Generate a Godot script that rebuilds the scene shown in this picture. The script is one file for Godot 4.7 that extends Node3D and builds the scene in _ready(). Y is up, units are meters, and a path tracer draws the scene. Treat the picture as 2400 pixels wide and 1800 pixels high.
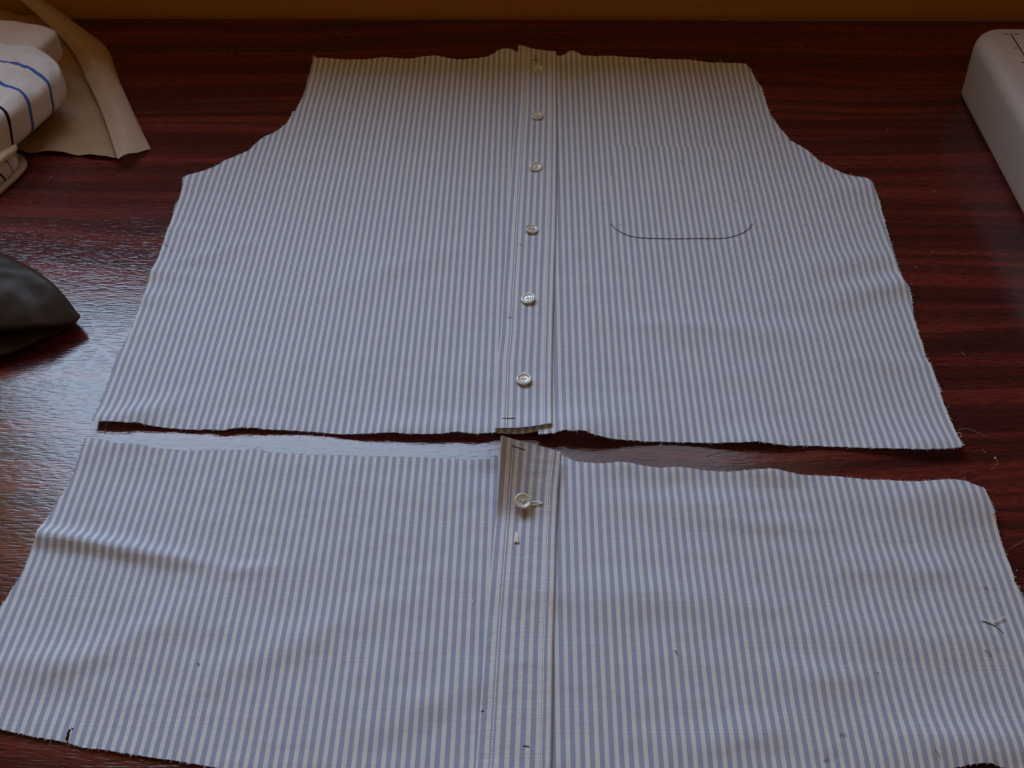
extends Node3D
# A striped shirt front, cut in two, laid out on a varnished table under a window. Table top at y = 0, camera above z = 0 looking towards -z, metres.

var upper_left_top := [Vector2(-0.1987, -1.0240), Vector2(-0.1956, -1.0182), Vector2(-0.1754, -1.0212), Vector2(-0.1583, -1.0223), Vector2(-0.1429, -1.0217), Vector2(-0.1280, -1.0235), Vector2(-0.1175, -1.0225), Vector2(-0.1013, -1.0224), Vector2(-0.0943, -1.0248), Vector2(-0.0781, -1.0249), Vector2(-0.0652, -1.0221), Vector2(-0.0548, -1.0213), Vector2(-0.0364, -1.0232), Vector2(-0.0246, -1.0235), Vector2(-0.0176, -1.0264), Vector2(-0.0107, -1.0307), Vector2(-0.0014, -1.0313), Vector2(0.0037, -1.0278), Vector2(0.0172, -1.0321)]
var upper_left_side := [Vector2(-0.1987, -1.0240), Vector2(-0.1988, -1.0104), Vector2(-0.1999, -0.9842), Vector2(-0.2007, -0.9546), Vector2(-0.2040, -0.9303), Vector2(-0.2051, -0.9266), Vector2(-0.2071, -0.9268), Vector2(-0.2077, -0.9163), Vector2(-0.2113, -0.9043), Vector2(-0.2155, -0.8956), Vector2(-0.2199, -0.8898), Vector2(-0.2276, -0.8842), Vector2(-0.2334, -0.8738), Vector2(-0.2380, -0.8618), Vector2(-0.2470, -0.8534), Vector2(-0.2561, -0.8462), Vector2(-0.2602, -0.8399), Vector2(-0.2688, -0.8316), Vector2(-0.2771, -0.8239), Vector2(-0.2876, -0.8144), Vector2(-0.2858, -0.8054), Vector2(-0.2857, -0.7970), Vector2(-0.2857, -0.7875), Vector2(-0.2874, -0.7812), Vector2(-0.2863, -0.7653), Vector2(-0.2858, -0.7522), Vector2(-0.2859, -0.7415), Vector2(-0.2862, -0.7316), Vector2(-0.2864, -0.7150), Vector2(-0.2868, -0.6985), Vector2(-0.2877, -0.6854), Vector2(-0.2875, -0.6755), Vector2(-0.2867, -0.6575), Vector2(-0.2877, -0.6484), Vector2(-0.2878, -0.6224), Vector2(-0.2895, -0.6072), Vector2(-0.2916, -0.5913), Vector2(-0.2913, -0.5662), Vector2(-0.2916, -0.5488), Vector2(-0.2913, -0.5341), Vector2(-0.2913, -0.5267)]
var upper_left_hem := [Vector2(-0.2913, -0.5267), Vector2(-0.2789, -0.5262), Vector2(-0.2674, -0.5256), Vector2(-0.2603, -0.5260), Vector2(-0.2556, -0.5252), Vector2(-0.2489, -0.5239), Vector2(-0.2389, -0.5232), Vector2(-0.2286, -0.5221), Vector2(-0.2184, -0.5213), Vector2(-0.2098, -0.5215), Vector2(-0.2014, -0.5203), Vector2(-0.1994, -0.5198), Vector2(-0.1923, -0.5218), Vector2(-0.1791, -0.5222), Vector2(-0.1716, -0.5212), Vector2(-0.1590, -0.5210), Vector2(-0.1383, -0.5199), Vector2(-0.1138, -0.5168), Vector2(-0.0937, -0.5160), Vector2(-0.0857, -0.5167), Vector2(-0.0738, -0.5157), Vector2(-0.0578, -0.5149), Vector2(-0.0474, -0.5153), Vector2(-0.0381, -0.5166), Vector2(-0.0244, -0.5149), Vector2(-0.0117, -0.5166), Vector2(0.0000, -0.5169)]
var upper_right_top := [Vector2(0.0345, -1.0315), Vector2(0.0445, -1.0284), Vector2(0.0478, -1.0266), Vector2(0.0527, -1.0262), Vector2(0.0590, -1.0298), Vector2(0.0645, -1.0284), Vector2(0.0701, -1.0265), Vector2(0.0778, -1.0283), Vector2(0.0839, -1.0291), Vector2(0.0990, -1.0301), Vector2(0.1130, -1.0268), Vector2(0.1291, -1.0254), Vector2(0.1416, -1.0226), Vector2(0.1590, -1.0226), Vector2(0.1765, -1.0224), Vector2(0.1932, -1.0171), Vector2(0.2155, -1.0120), Vector2(0.2311, -1.0091)]
var upper_right_side := [Vector2(0.2311, -1.0091), Vector2(0.2341, -1.0061), Vector2(0.2391, -0.9835), Vector2(0.2420, -0.9653), Vector2(0.2423, -0.9401), Vector2(0.2435, -0.9200), Vector2(0.2475, -0.9004), Vector2(0.2543, -0.8779), Vector2(0.2626, -0.8683), Vector2(0.2681, -0.8595), Vector2(0.2742, -0.8454), Vector2(0.2842, -0.8326), Vector2(0.2925, -0.8242), Vector2(0.3007, -0.8173), Vector2(0.3079, -0.8138), Vector2(0.3115, -0.8053), Vector2(0.3123, -0.7943), Vector2(0.3140, -0.7806), Vector2(0.3131, -0.7612), Vector2(0.3137, -0.7577), Vector2(0.3124, -0.7559), Vector2(0.3119, -0.7452), Vector2(0.3113, -0.7311), Vector2(0.3092, -0.7079), Vector2(0.3090, -0.6946), Vector2(0.3081, -0.6784), Vector2(0.3106, -0.6694), Vector2(0.3112, -0.6610), Vector2(0.3094, -0.6486), Vector2(0.3074, -0.6394), Vector2(0.3067, -0.6288), Vector2(0.3060, -0.6159), Vector2(0.3059, -0.6056), Vector2(0.3048, -0.5924), Vector2(0.3064, -0.5822), Vector2(0.3066, -0.5726), Vector2(0.3069, -0.5661), Vector2(0.3075, -0.5594), Vector2(0.3060, -0.5568), Vector2(0.3056, -0.5467), Vector2(0.3055, -0.5315), Vector2(0.3050, -0.5124), Vector2(0.3064, -0.5045), Vector2(0.3031, -0.5015)]
var upper_right_hem := [Vector2(0.0181, -0.5136), Vector2(0.0288, -0.5128), Vector2(0.0320, -0.5138), Vector2(0.0351, -0.5148), Vector2(0.0422, -0.5137), Vector2(0.0492, -0.5138), Vector2(0.0571, -0.5112), Vector2(0.0681, -0.5102), Vector2(0.0819, -0.5109), Vector2(0.0899, -0.5106), Vector2(0.1018, -0.5108), Vector2(0.1177, -0.5105), Vector2(0.1410, -0.5084), Vector2(0.1564, -0.5077), Vector2(0.1667, -0.5079), Vector2(0.1768, -0.5067), Vector2(0.1879, -0.5055), Vector2(0.2063, -0.5067), Vector2(0.2221, -0.5060), Vector2(0.2373, -0.5045), Vector2(0.2523, -0.5030), Vector2(0.2634, -0.5014), Vector2(0.2782, -0.4995), Vector2(0.2938, -0.4998), Vector2(0.3031, -0.5015)]
var lower_left_top := [Vector2(-0.2908, -0.5110), Vector2(-0.2822, -0.5096), Vector2(-0.2743, -0.5088), Vector2(-0.2700, -0.5066), Vector2(-0.2624, -0.5070), Vector2(-0.2543, -0.5067), Vector2(-0.2460, -0.5043), Vector2(-0.2381, -0.5037), Vector2(-0.2222, -0.5023), Vector2(-0.1989, -0.5028), Vector2(-0.1754, -0.5040), Vector2(-0.1691, -0.5032), Vector2(-0.1674, -0.5009), Vector2(-0.1522, -0.5001), Vector2(-0.1357, -0.4991), Vector2(-0.1160, -0.4986), Vector2(-0.1002, -0.4975), Vector2(-0.0806, -0.4975), Vector2(-0.0649, -0.4971), Vector2(-0.0412, -0.4955), Vector2(-0.0256, -0.4934), Vector2(-0.0178, -0.4917), Vector2(-0.0131, -0.4938), Vector2(-0.0101, -0.4950), Vector2(-0.0043, -0.4963), Vector2(0.0043, -0.4975)]
var lower_left_side := [Vector2(-0.2908, -0.5110), Vector2(-0.2913, -0.4992), Vector2(-0.2924, -0.4901), Vector2(-0.2924, -0.4807), Vector2(-0.2944, -0.4676), Vector2(-0.2969, -0.4574), Vector2(-0.2993, -0.4470), Vector2(-0.3012, -0.4392), Vector2(-0.3005, -0.4283), Vector2(-0.3020, -0.4227), Vector2(-0.3027, -0.4161), Vector2(-0.3029, -0.4081), Vector2(-0.3032, -0.4012), Vector2(-0.3058, -0.3911), Vector2(-0.3074, -0.3828), Vector2(-0.3092, -0.3764), Vector2(-0.3107, -0.3684), Vector2(-0.3117, -0.3523), Vector2(-0.3122, -0.3353), Vector2(-0.3129, -0.3193), Vector2(-0.3116, -0.3036)]
var lower_left_hem := [Vector2(-0.3116, -0.3036), Vector2(-0.2960, -0.3011), Vector2(-0.2834, -0.2988), Vector2(-0.2765, -0.2970), Vector2(-0.2697, -0.2956), Vector2(-0.2595, -0.2935), Vector2(-0.2454, -0.2912), Vector2(-0.2393, -0.2892), Vector2(-0.2325, -0.2875), Vector2(-0.2260, -0.2871), Vector2(-0.2162, -0.2855), Vector2(-0.2062, -0.2838), Vector2(-0.1978, -0.2824), Vector2(-0.1868, -0.2808), Vector2(-0.1770, -0.2794), Vector2(-0.1673, -0.2778), Vector2(-0.1588, -0.2762), Vector2(-0.1374, -0.2719), Vector2(-0.1140, -0.2678), Vector2(-0.0680, -0.2631), Vector2(-0.0113, -0.2606)]
var lower_right_top := [Vector2(0.0246, -0.5005), Vector2(0.0341, -0.4986), Vector2(0.0378, -0.4960), Vector2(0.0425, -0.4928), Vector2(0.0533, -0.4914), Vector2(0.0625, -0.4900), Vector2(0.0718, -0.4906), Vector2(0.0803, -0.4898), Vector2(0.0879, -0.4876), Vector2(0.0978, -0.4853), Vector2(0.1071, -0.4860), Vector2(0.1185, -0.4849), Vector2(0.1300, -0.4832), Vector2(0.1488, -0.4813), Vector2(0.1602, -0.4816), Vector2(0.1736, -0.4833), Vector2(0.1824, -0.4812), Vector2(0.1931, -0.4793), Vector2(0.2011, -0.4796), Vector2(0.2166, -0.4796), Vector2(0.2254, -0.4776), Vector2(0.2348, -0.4757), Vector2(0.2458, -0.4748), Vector2(0.2528, -0.4733), Vector2(0.2635, -0.4714), Vector2(0.2745, -0.4709), Vector2(0.2844, -0.4715), Vector2(0.2913, -0.4720), Vector2(0.2985, -0.4702), Vector2(0.3024, -0.4678), Vector2(0.3083, -0.4647)]
var lower_right_side := [Vector2(0.3083, -0.4647), Vector2(0.3089, -0.4562), Vector2(0.3109, -0.4473), Vector2(0.3102, -0.4461), Vector2(0.3089, -0.4452), Vector2(0.3102, -0.4432), Vector2(0.3096, -0.4337), Vector2(0.3095, -0.4227), Vector2(0.3094, -0.4105), Vector2(0.3093, -0.4002), Vector2(0.3085, -0.3959), Vector2(0.3098, -0.3909), Vector2(0.3107, -0.3844), Vector2(0.3134, -0.3728), Vector2(0.3150, -0.3550), Vector2(0.3169, -0.3382), Vector2(0.3175, -0.3220), Vector2(0.3182, -0.3036), Vector2(0.3168, -0.2834)]
var lower_right_hem := [Vector2(0.0140, -0.2606), Vector2(0.0226, -0.2608), Vector2(0.0908, -0.2643), Vector2(0.1600, -0.2702), Vector2(0.2066, -0.2741), Vector2(0.2375, -0.2756), Vector2(0.2478, -0.2775), Vector2(0.2578, -0.2780), Vector2(0.2664, -0.2752), Vector2(0.2750, -0.2730), Vector2(0.2938, -0.2741), Vector2(0.3168, -0.2834)]
var upper_placket_left := [Vector2(0.0069, -1.0400), Vector2(0.0044, -0.9324), Vector2(0.0016, -0.8805), Vector2(-0.0018, -0.7953), Vector2(-0.0039, -0.7470), Vector2(-0.0055, -0.7014), Vector2(-0.0070, -0.6639), Vector2(-0.0083, -0.6177), Vector2(-0.0106, -0.5848), Vector2(-0.0112, -0.5503), Vector2(-0.0117, -0.5250), Vector2(-0.0118, -0.5182)]
var upper_placket_right := [Vector2(0.0446, -1.0326), Vector2(0.0412, -0.8805), Vector2(0.0384, -0.7953), Vector2(0.0356, -0.7266), Vector2(0.0334, -0.6824), Vector2(0.0307, -0.6177), Vector2(0.0287, -0.5596), Vector2(0.0277, -0.5198)]
var lower_placket_left := [Vector2(-0.0069, -0.4946), Vector2(-0.0092, -0.4602), Vector2(-0.0112, -0.4302), Vector2(-0.0131, -0.3988), Vector2(-0.0153, -0.3633), Vector2(-0.0172, -0.3204), Vector2(-0.0193, -0.2751), Vector2(-0.0200, -0.2595)]
var lower_placket_right := [Vector2(0.0337, -0.4962), Vector2(0.0302, -0.4641), Vector2(0.0281, -0.4302), Vector2(0.0267, -0.3988), Vector2(0.0242, -0.3501), Vector2(0.0225, -0.3026), Vector2(0.0213, -0.2751), Vector2(0.0207, -0.2595)]
var pocket_outline := [Vector2(0.0930, -0.8693), Vector2(0.0865, -0.8152), Vector2(0.0821, -0.7661), Vector2(0.0821, -0.7544), Vector2(0.0852, -0.7480), Vector2(0.0913, -0.7409), Vector2(0.0974, -0.7369), Vector2(0.1036, -0.7346), Vector2(0.1163, -0.7338), Vector2(0.1400, -0.7338), Vector2(0.1637, -0.7338), Vector2(0.1766, -0.7344), Vector2(0.1842, -0.7369), Vector2(0.1919, -0.7415), Vector2(0.1977, -0.7475), Vector2(0.2011, -0.7533), Vector2(0.2018, -0.7632), Vector2(0.2035, -0.8089), Vector2(0.2041, -0.8638)]
var upper_folds := [
	[-0.2806, -0.5292, 0.0035, 0.035, 0.0120, 0.000],
	[-0.1865, -0.5244, 0.0022, 0.030, 0.0100, 0.000],
	[-0.0869, -0.5197, 0.0030, 0.030, 0.0120, 0.000],
	[-0.0338, -0.5192, 0.0040, 0.035, 0.0140, 0.000],
	[0.0438, -0.5155, 0.0085, 0.030, 0.0240, 0.000],
	[0.1677, -0.5098, 0.0040, 0.030, 0.0140, 0.000],
	[0.2865, -0.5034, 0.0060, 0.040, 0.0220, 0.000],
	[-0.0064, -1.0318, 0.0070, 0.020, 0.0160, 0.000],
	[0.0605, -1.0302, 0.0060, 0.012, 0.0100, 0.000],
	[-0.0772, -1.0263, 0.0030, 0.020, 0.0120, 0.000],
	[-0.1265, -1.0239, 0.0020, 0.020, 0.0120, 0.000],
	[-0.1945, -1.0212, 0.0040, 0.015, 0.0200, 0.000],
	[0.2317, -1.0113, 0.0030, 0.030, 0.0200, 0.000],
	[0.2980, -0.6726, 0.0042, 0.060, 0.0120, -0.244],
	[0.2784, -0.7045, 0.0030, 0.050, 0.0140, -0.175],
	[0.3120, -0.8040, 0.0060, 0.030, 0.0180, 0.000],
	[-0.2873, -0.8163, 0.0040, 0.020, 0.0200, 0.000],
	[-0.2851, -0.7426, 0.0014, 0.030, 0.0080, 0.140],
	[-0.2890, -0.6897, 0.0020, 0.045, 0.0070, 0.105],
	[-0.2490, -0.7114, 0.0018, 0.060, 0.0080, -0.384],
	[-0.2889, -0.6595, 0.0015, 0.030, 0.0080, 0.000],
	[-0.2564, -0.5399, 0.0030, 0.020, 0.0100, -0.349],
	[-0.1021, -0.6905, 0.0014, 0.060, 0.0120, -0.524],
	[0.1614, -0.6247, 0.0020, 0.090, 0.0120, 0.105],
	[0.2818, -0.5881, 0.0018, 0.060, 0.0120, 0.140]]
var lower_folds := [
	[-0.2988, -0.4303, 0.0046, 0.040, 0.0070, 0.140],
	[-0.2548, -0.4211, 0.0036, 0.040, 0.0062, 0.140],
	[-0.2129, -0.4122, 0.0024, 0.035, 0.0060, 0.140],
	[-0.1638, -0.4039, 0.0014, 0.025, 0.0060, -0.175],
	[-0.2690, -0.3384, 0.0017, 0.022, 0.0110, -0.209],
	[-0.2820, -0.3401, 0.0012, 0.030, 0.0110, 0.000],
	[0.1772, -0.3300, 0.0020, 0.030, 0.0100, 0.140],
	[0.1244, -0.2935, 0.0018, 0.030, 0.0100, -0.175],
	[0.1364, -0.4572, 0.0018, 0.050, 0.0100, 0.000],
	[0.1669, -0.4398, 0.0018, 0.040, 0.0090, 0.070],
	[0.2892, -0.4628, 0.0080, 0.045, 0.0240, 0.105],
	[0.1608, -0.4832, 0.0040, 0.022, 0.0120, 0.000],
	[0.1849, -0.4804, 0.0020, 0.020, 0.0100, 0.000],
	[-0.0144, -0.4956, 0.0040, 0.012, 0.0100, 0.000],
	[-0.2905, -0.5109, 0.0040, 0.020, 0.0300, 0.000],
	[-0.2535, -0.5069, 0.0020, 0.030, 0.0100, 0.000],
	[0.0718, -0.4912, 0.0020, 0.020, 0.0080, 0.000],
	[0.1143, -0.4863, 0.0030, 0.030, 0.0100, 0.000],
	[0.2435, -0.4065, 0.0022, 0.050, 0.0120, 0.105],
	[0.2510, -0.3550, 0.0022, 0.050, 0.0140, 0.070],
	[-0.1256, -0.3551, 0.0020, 0.050, 0.0120, -0.489],
	[-0.0481, -0.3142, 0.0015, 0.050, 0.0120, -0.419],
	[-0.2261, -0.3553, 0.0018, 0.050, 0.0100, -0.524],
	[0.0751, -0.3848, 0.0020, 0.080, 0.0140, 0.070],
	[0.2496, -0.2899, 0.0040, 0.040, 0.0140, 0.000]]
var button_spots := [Vector2(0.0256, -0.9950), Vector2(0.0234, -0.9124), Vector2(0.0207, -0.8304), Vector2(0.0162, -0.7411), Vector2(0.0125, -0.6536), Vector2(0.0085, -0.5663)]


const PERIOD := 0.0053
var rng := RandomNumberGenerator.new()
var soft := FastNoiseLite.new()
var fine := FastNoiseLite.new()
var mats := {}
var names_used := {}


# ---------------------------------------------------------------- naming
func numbered(called: String, parent: Node) -> String:
	var key := str(parent.get_instance_id()) + called
	var n: int = names_used.get(key, 0)
	names_used[key] = n + 1
	return called if n == 0 else "%s_%03d" % [called, n]


func tag(o: Node, label: String, category: String, group := "", kind := "") -> void:
	if label: o.set_meta("label", label)
	if category: o.set_meta("category", category)
	if group: o.set_meta("group", group)
	if kind: o.set_meta("kind", kind)


func thing(called: String, at := Vector3.ZERO) -> Node3D:
	var o := Node3D.new()
	o.name = numbered(called, self)
	add_child(o)
	o.position = at
	return o


func put(called: String, mesh: Mesh, mat: Material, parent: Node = self) -> MeshInstance3D:
	var o := MeshInstance3D.new()
	o.name = numbered(called, parent)
	o.mesh = mesh
	o.material_override = mat
	parent.add_child(o)
	return o


# ---------------------------------------------------------------- materials
func srgb(r: float, g: float, b: float) -> Color:
	return Color(r, g, b).linear_to_srgb()


func plain(r: float, g: float, b: float, rough := 0.8, spec := 0.5) -> StandardMaterial3D:
	var m := StandardMaterial3D.new()
	m.albedo_color = srgb(r, g, b)
	m.roughness = rough
	m.metallic_specular = spec
	return m


func stripe_cloth() -> StandardMaterial3D:
	# eight stripes across, woven: white warp with blue warp bands crossed by a white weft
	var n := 512
	var bytes := PackedByteArray()
	bytes.resize(n * n * 3)
	var white := Color(0.715, 0.732, 0.74)
	var blue := Color(0.345, 0.41, 0.56)
	var yarn := []
	var weft := []
	for i in 256: yarn.append(rng.randfn(0.0, 1.0))
	for i in 256: weft.append(rng.randfn(0.0, 1.0))
	var at := 0
	for y in n:
		for x in n:
			var p := fposmod(x / 64.0, 1.0)
			var k := smoothstep(0.215, 0.250, p) * (1.0 - smoothstep(0.750, 0.785, p))
			var wx: int = x >> 1
			var wy: int = y >> 1
			var over := (wx + wy) % 2
			var c := white.lerp(blue, k * (0.84 if over == 0 else 1.12))
			var v: float = 1.0 + 0.045 * yarn[wx] + 0.04 * weft[wy] + (rng.randf() - 0.5) * 0.18 - (0.05 if over == 0 else 0.0)
			c = Color(c.r * v, c.g * v, c.b * v).linear_to_srgb()
			bytes[at] = int(clampf(c.r, 0, 1) * 255.0)
			bytes[at + 1] = int(clampf(c.g, 0, 1) * 255.0)
			bytes[at + 2] = int(clampf(c.b, 0, 1) * 255.0)
			at += 3
	var im := Image.create_from_data(n, n, false, Image.FORMAT_RGB8, bytes)
	var m := StandardMaterial3D.new()
	m.albedo_texture = ImageTexture.create_from_image(im)
	m.roughness = 0.92
	m.metallic_specular = 0.25
	m.rim_enabled = true
	m.rim = 0.25
	m.backlight_enabled = true
	m.backlight = srgb(0.25, 0.215, 0.17)
	return m


func wood() -> StandardMaterial3D:
	# streaked dark red veneer, the grain along x; and the relief of its pores under the varnish
	var w := 1024
	var h := 2048
	var bytes := PackedByteArray()
	bytes.resize(w * h * 3)
	var relief := PackedByteArray()
	relief.resize(w * h)
	var a := FastNoiseLite.new()
	a.seed = 11; a.noise_type = FastNoiseLite.TYPE_SIMPLEX_SMOOTH; a.frequency = 1.0; a.fractal_type = FastNoiseLite.FRACTAL_NONE
	var f := FastNoiseLite.new()
	f.seed = 23; f.noise_type = FastNoiseLite.TYPE_SIMPLEX; f.frequency = 1.0; f.fractal_octaves = 3
	var at := 0
	for y in h:
		var Z := y / float(h) * 0.94
		for x in w:
			var X := x / float(w) * 1.9
			var sway := a.get_noise_2d(X * 1.2, Z * 3.0) * 0.020 + a.get_noise_2d(X * 4.0 + 9.0, Z * 16.0) * 0.005
			var q := Z + sway
			var band := f.get_noise_2d(X * 1.3, q * 72.0)
			var fib := f.get_noise_2d(X * 7.0 + 40.0, q * 420.0)
			var dark := smoothstep(-0.15, 0.50, band + 0.30 * fib) * (0.70 + 0.30 * f.get_noise_2d(X * 2.3 + 15.0, Z * 9.0))
			var warm := smoothstep(-0.4, 0.45, f.get_noise_2d(X * 0.9 + 77.0, q * 21.0) + 0.25 * fib)
			var r := lerpf(0.060, 0.138, warm)
			var g := lerpf(0.009, 0.020, warm)
			var b := lerpf(0.008, 0.014, warm)
			r = lerpf(r, 0.022, dark * 0.76); g = lerpf(g, 0.007, dark * 0.76); b = lerpf(b, 0.007, dark * 0.76)
			var v := 1.0 + 0.25 * fib
			var pore := f.get_noise_2d(X * 62.0 + 3.0, q * 640.0)
			var pit := smoothstep(0.10, 0.36, pore)
			v *= 1.0 - 0.45 * pit
			bytes[at * 3] = int(pow(clampf(r * v, 0, 1), 0.4545) * 255.0)
			bytes[at * 3 + 1] = int(pow(clampf(g * v, 0, 1), 0.4545) * 255.0)
			bytes[at * 3 + 2] = int(pow(clampf(b * v, 0, 1), 0.4545) * 255.0)
			var swell := a.get_noise_2d(X * 26.0, q * 210.0)
			relief[at] = int(clampf(0.5 + 0.10 * pore + 0.12 * swell - 0.40 * pit, 0.0, 1.0) * 255.0)
			at += 1
	var m := StandardMaterial3D.new()
	m.albedo_texture = ImageTexture.create_from_image(Image.create_from_data(w, h, false, Image.FORMAT_RGB8, bytes))
	m.roughness = 0.16
	m.metallic_specular = 0.51
	m.heightmap_enabled = true
	m.heightmap_texture = ImageTexture.create_from_image(Image.create_from_data(w, h, false, Image.FORMAT_L8, relief))
	m.heightmap_scale = 0.018
	return m


func banded_cloth() -> StandardMaterial3D:
	# white cotton with lone blue and black lines, v runs across the lines: 0.24 m in all
	var h := 1024
	var im := Image.create(8, h, false, Image.FORMAT_RGB8)
	im.fill(srgb(0.58, 0.55, 0.54))
	var rows := [[0.103, 0.0034, 0], [0.131, 0.0034, 0], [0.159, 0.0036, 1], [0.187, 0.0026, 0], [0.215, 0.0030, 0]]
	for r in rows:
		var y0 := int((r[0] - r[1] / 2.0) / 0.24 * h)
		var y1 := int((r[0] + r[1] / 2.0) / 0.24 * h)
		im.fill_rect(Rect2i(0, y0, 8, maxi(1, y1 - y0)), srgb(0.045, 0.11, 0.36) if r[2] == 0 else srgb(0.012, 0.011, 0.016))
	var m := StandardMaterial3D.new()
	m.albedo_texture = ImageTexture.create_from_image(im)
	m.roughness = 0.9
	m.metallic_specular = 0.25
	return m


# ---------------------------------------------------------------- shapes
func grid_mesh(nu: int, nv: int, point: Callable, uv: Callable, gap = null) -> ArrayMesh:
	var P := PackedVector3Array()
	var T := PackedVector2Array()
	P.resize((nu + 1) * (nv + 1))
	T.resize(P.size())
	for j in nv + 1:
		for i in nu + 1:
			var p: Vector3 = point.call(i / float(nu), j / float(nv))
			P[j * (nu + 1) + i] = p
			T[j * (nu + 1) + i] = uv.call(p, i / float(nu), j / float(nv))
	var N := PackedVector3Array()
	N.resize(P.size())
	for j in nv + 1:
		for i in nu + 1:
			var l := P[j * (nu + 1) + maxi(i - 1, 0)]
			var r := P[j * (nu + 1) + mini(i + 1, nu)]
			var d := P[maxi(j - 1, 0) * (nu + 1) + i]
			var u := P[mini(j + 1, nv) * (nu + 1) + i]
			var n := (u - d).cross(r - l)
			N[j * (nu + 1) + i] = n.normalized() if n.length_squared() > 1e-20 else Vector3.UP
	var I := PackedInt32Array()
	for j in nv:
		for i in nu:
			var k := j * (nu + 1) + i
			if gap != null and gap.call(P[k], P[k + 1]): continue
			I.append_array([k, k + 1, k + nu + 1, k + 1, k + nu + 2, k + nu + 1])
	var arrays := []
	arrays.resize(Mesh.ARRAY_MAX)
	arrays[Mesh.ARRAY_VERTEX] = P
	arrays[Mesh.ARRAY_NORMAL] = N
	arrays[Mesh.ARRAY_TEX_UV] = T
	arrays[Mesh.ARRAY_INDEX] = I
	var m := ArrayMesh.new()
	m.add_surface_from_arrays(Mesh.PRIMITIVE_TRIANGLES, arrays)
	return m


func spline(pts: Array, t: float):
	var n := pts.size() - 1
	var f := clampf(t, 0.0, 1.0) * n
	var i := mini(int(f), n - 1)
	var u := f - i
	var p0 = pts[maxi(i - 1, 0)]
	var p1 = pts[i]
	var p2 = pts[i + 1]
	var p3 = pts[mini(i + 2, n)]
	return (p1 * 2.0 + (p2 - p0) * u + (p0 * 2.0 - p1 * 5.0 + p2 * 4.0 - p3) * (u * u) + (p1 * 3.0 - p0 - p2 * 3.0 + p3) * (u * u * u)) * 0.5


func draped(rows: Array, nu: int, nv: int, ripple := 0.0, uvs := Vector2.ONE) -> ArrayMesh:
	# a sheet through rows of points, smooth both ways
	var point := func(s: float, t: float) -> Vector3:
		var col := []
		for r in rows: col.append(spline(r, s))
		var p: Vector3 = spline(col, t)
		p.y += ripple * soft.get_noise_2d(p.x * 28.0, p.z * 28.0)
		p.y = maxf(p.y, 0.0006)
		return p
	var uv := func(_p: Vector3, s: float, t: float) -> Vector2: return Vector2(s, t) * uvs
	return grid_mesh(nu, nv, point, uv)


func tube(st: SurfaceTool, pts: Array, r: float, sides := 5) -> void:
	var rings := []
	for i in pts.size():
		var p: Vector3 = pts[i]
		var along: Vector3 = pts[mini(i + 1, pts.size() - 1)] - pts[maxi(i - 1, 0)]
		along = along.normalized()
		var side := along.cross(Vector3.UP)
		side = side.normalized() if side.length() > 0.05 else Vector3.RIGHT
		var up := side.cross(along)
		var ring := []
		for k in sides:
			var an := TAU * k / sides
			ring.append(p + (side * cos(an) + up * sin(an)) * r)
		rings.append(ring)
	for i in pts.size() - 1:
		for k in sides:
			var a: Vector3 = rings[i][k]
			var b: Vector3 = rings[i][(k + 1) % sides]
			var c: Vector3 = rings[i + 1][k]
			var d: Vector3 = rings[i + 1][(k + 1) % sides]
			for q in [a, b, c, b, d, c]: st.add_vertex(q)


func begin() -> SurfaceTool:
	var st := SurfaceTool.new()
	st.begin(Mesh.PRIMITIVE_TRIANGLES)
	return st


func done(st: SurfaceTool) -> ArrayMesh:
	st.generate_normals()
	return st.commit()


func box(st: SurfaceTool, lo: Vector3, hi: Vector3) -> void:
	var c := [Vector3(lo.x, lo.y, lo.z), Vector3(hi.x, lo.y, lo.z), Vector3(hi.x, hi.y, lo.z), Vector3(lo.x, hi.y, lo.z), Vector3(lo.x, lo.y, hi.z), Vector3(hi.x, lo.y, hi.z), Vector3(hi.x, hi.y, hi.z), Vector3(lo.x, hi.y, hi.z)]
	st.set_smooth_group(-1)
	for f in [[0, 1, 2, 3], [5, 4, 7, 6], [4, 0, 3, 7], [1, 5, 6, 2], [3, 2, 6, 7], [4, 5, 1, 0]]:
		for k in [0, 1, 2, 0, 2, 3]: st.add_vertex(c[f[k]])


func lathe(profile: Array, sides: int) -> ArrayMesh:
	var point := func(s: float, t: float) -> Vector3:
		var p: Vector2 = spline(profile, t)
		return Vector3(p.x * cos(TAU * s), p.y, p.x * sin(TAU * s))
	return grid_mesh(sides, profile.size() * 3, point, func(_p, s, t): return Vector2(s, t))


# ---------------------------------------------------------------- the cloth lying on the table
func folds(list: Array, x: float, z: float) -> float:
	var s := 0.0
	for b in list:
		var dx: float = x - b[0]
		var dz: float = z - b[1]
		if absf(dx) > 0.22 or absf(dz) > 0.12: continue
		var c := cos(b[5])
		var n := sin(b[5])
		var p: float = (dx * c + dz * n) / b[3]
		var q: float = (dz * c - dx * n) / b[4]
		var e := p * p + q * q
		if e < 8.0: s += b[2] * exp(-e)
	return s


func lie(list: Array, x: float, z: float) -> float:
	var y := 0.0018 + folds(list, x, z)
	y += 0.0006 * soft.get_noise_2d(x * 9.0, z * 16.0) + 0.00035 * soft.get_noise_2d(x * 30.0 + 50.0, z * 48.0) + 0.00010 * fine.get_noise_2d(x * 150.0, z * 260.0)
	return maxf(y, 0.0007)


func along_curve(pts: Array, lengths: PackedFloat32Array, t: float) -> Vector2:
	var want := t * lengths[lengths.size() - 1]
	var i := clampi(lengths.bsearch(want) - 1, 0, pts.size() - 2)
	var span := lengths[i + 1] - lengths[i]
	return (pts[i] as Vector2).lerp(pts[i + 1], clampf((want - lengths[i]) / maxf(span, 1e-6), 0.0, 1.0))


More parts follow.
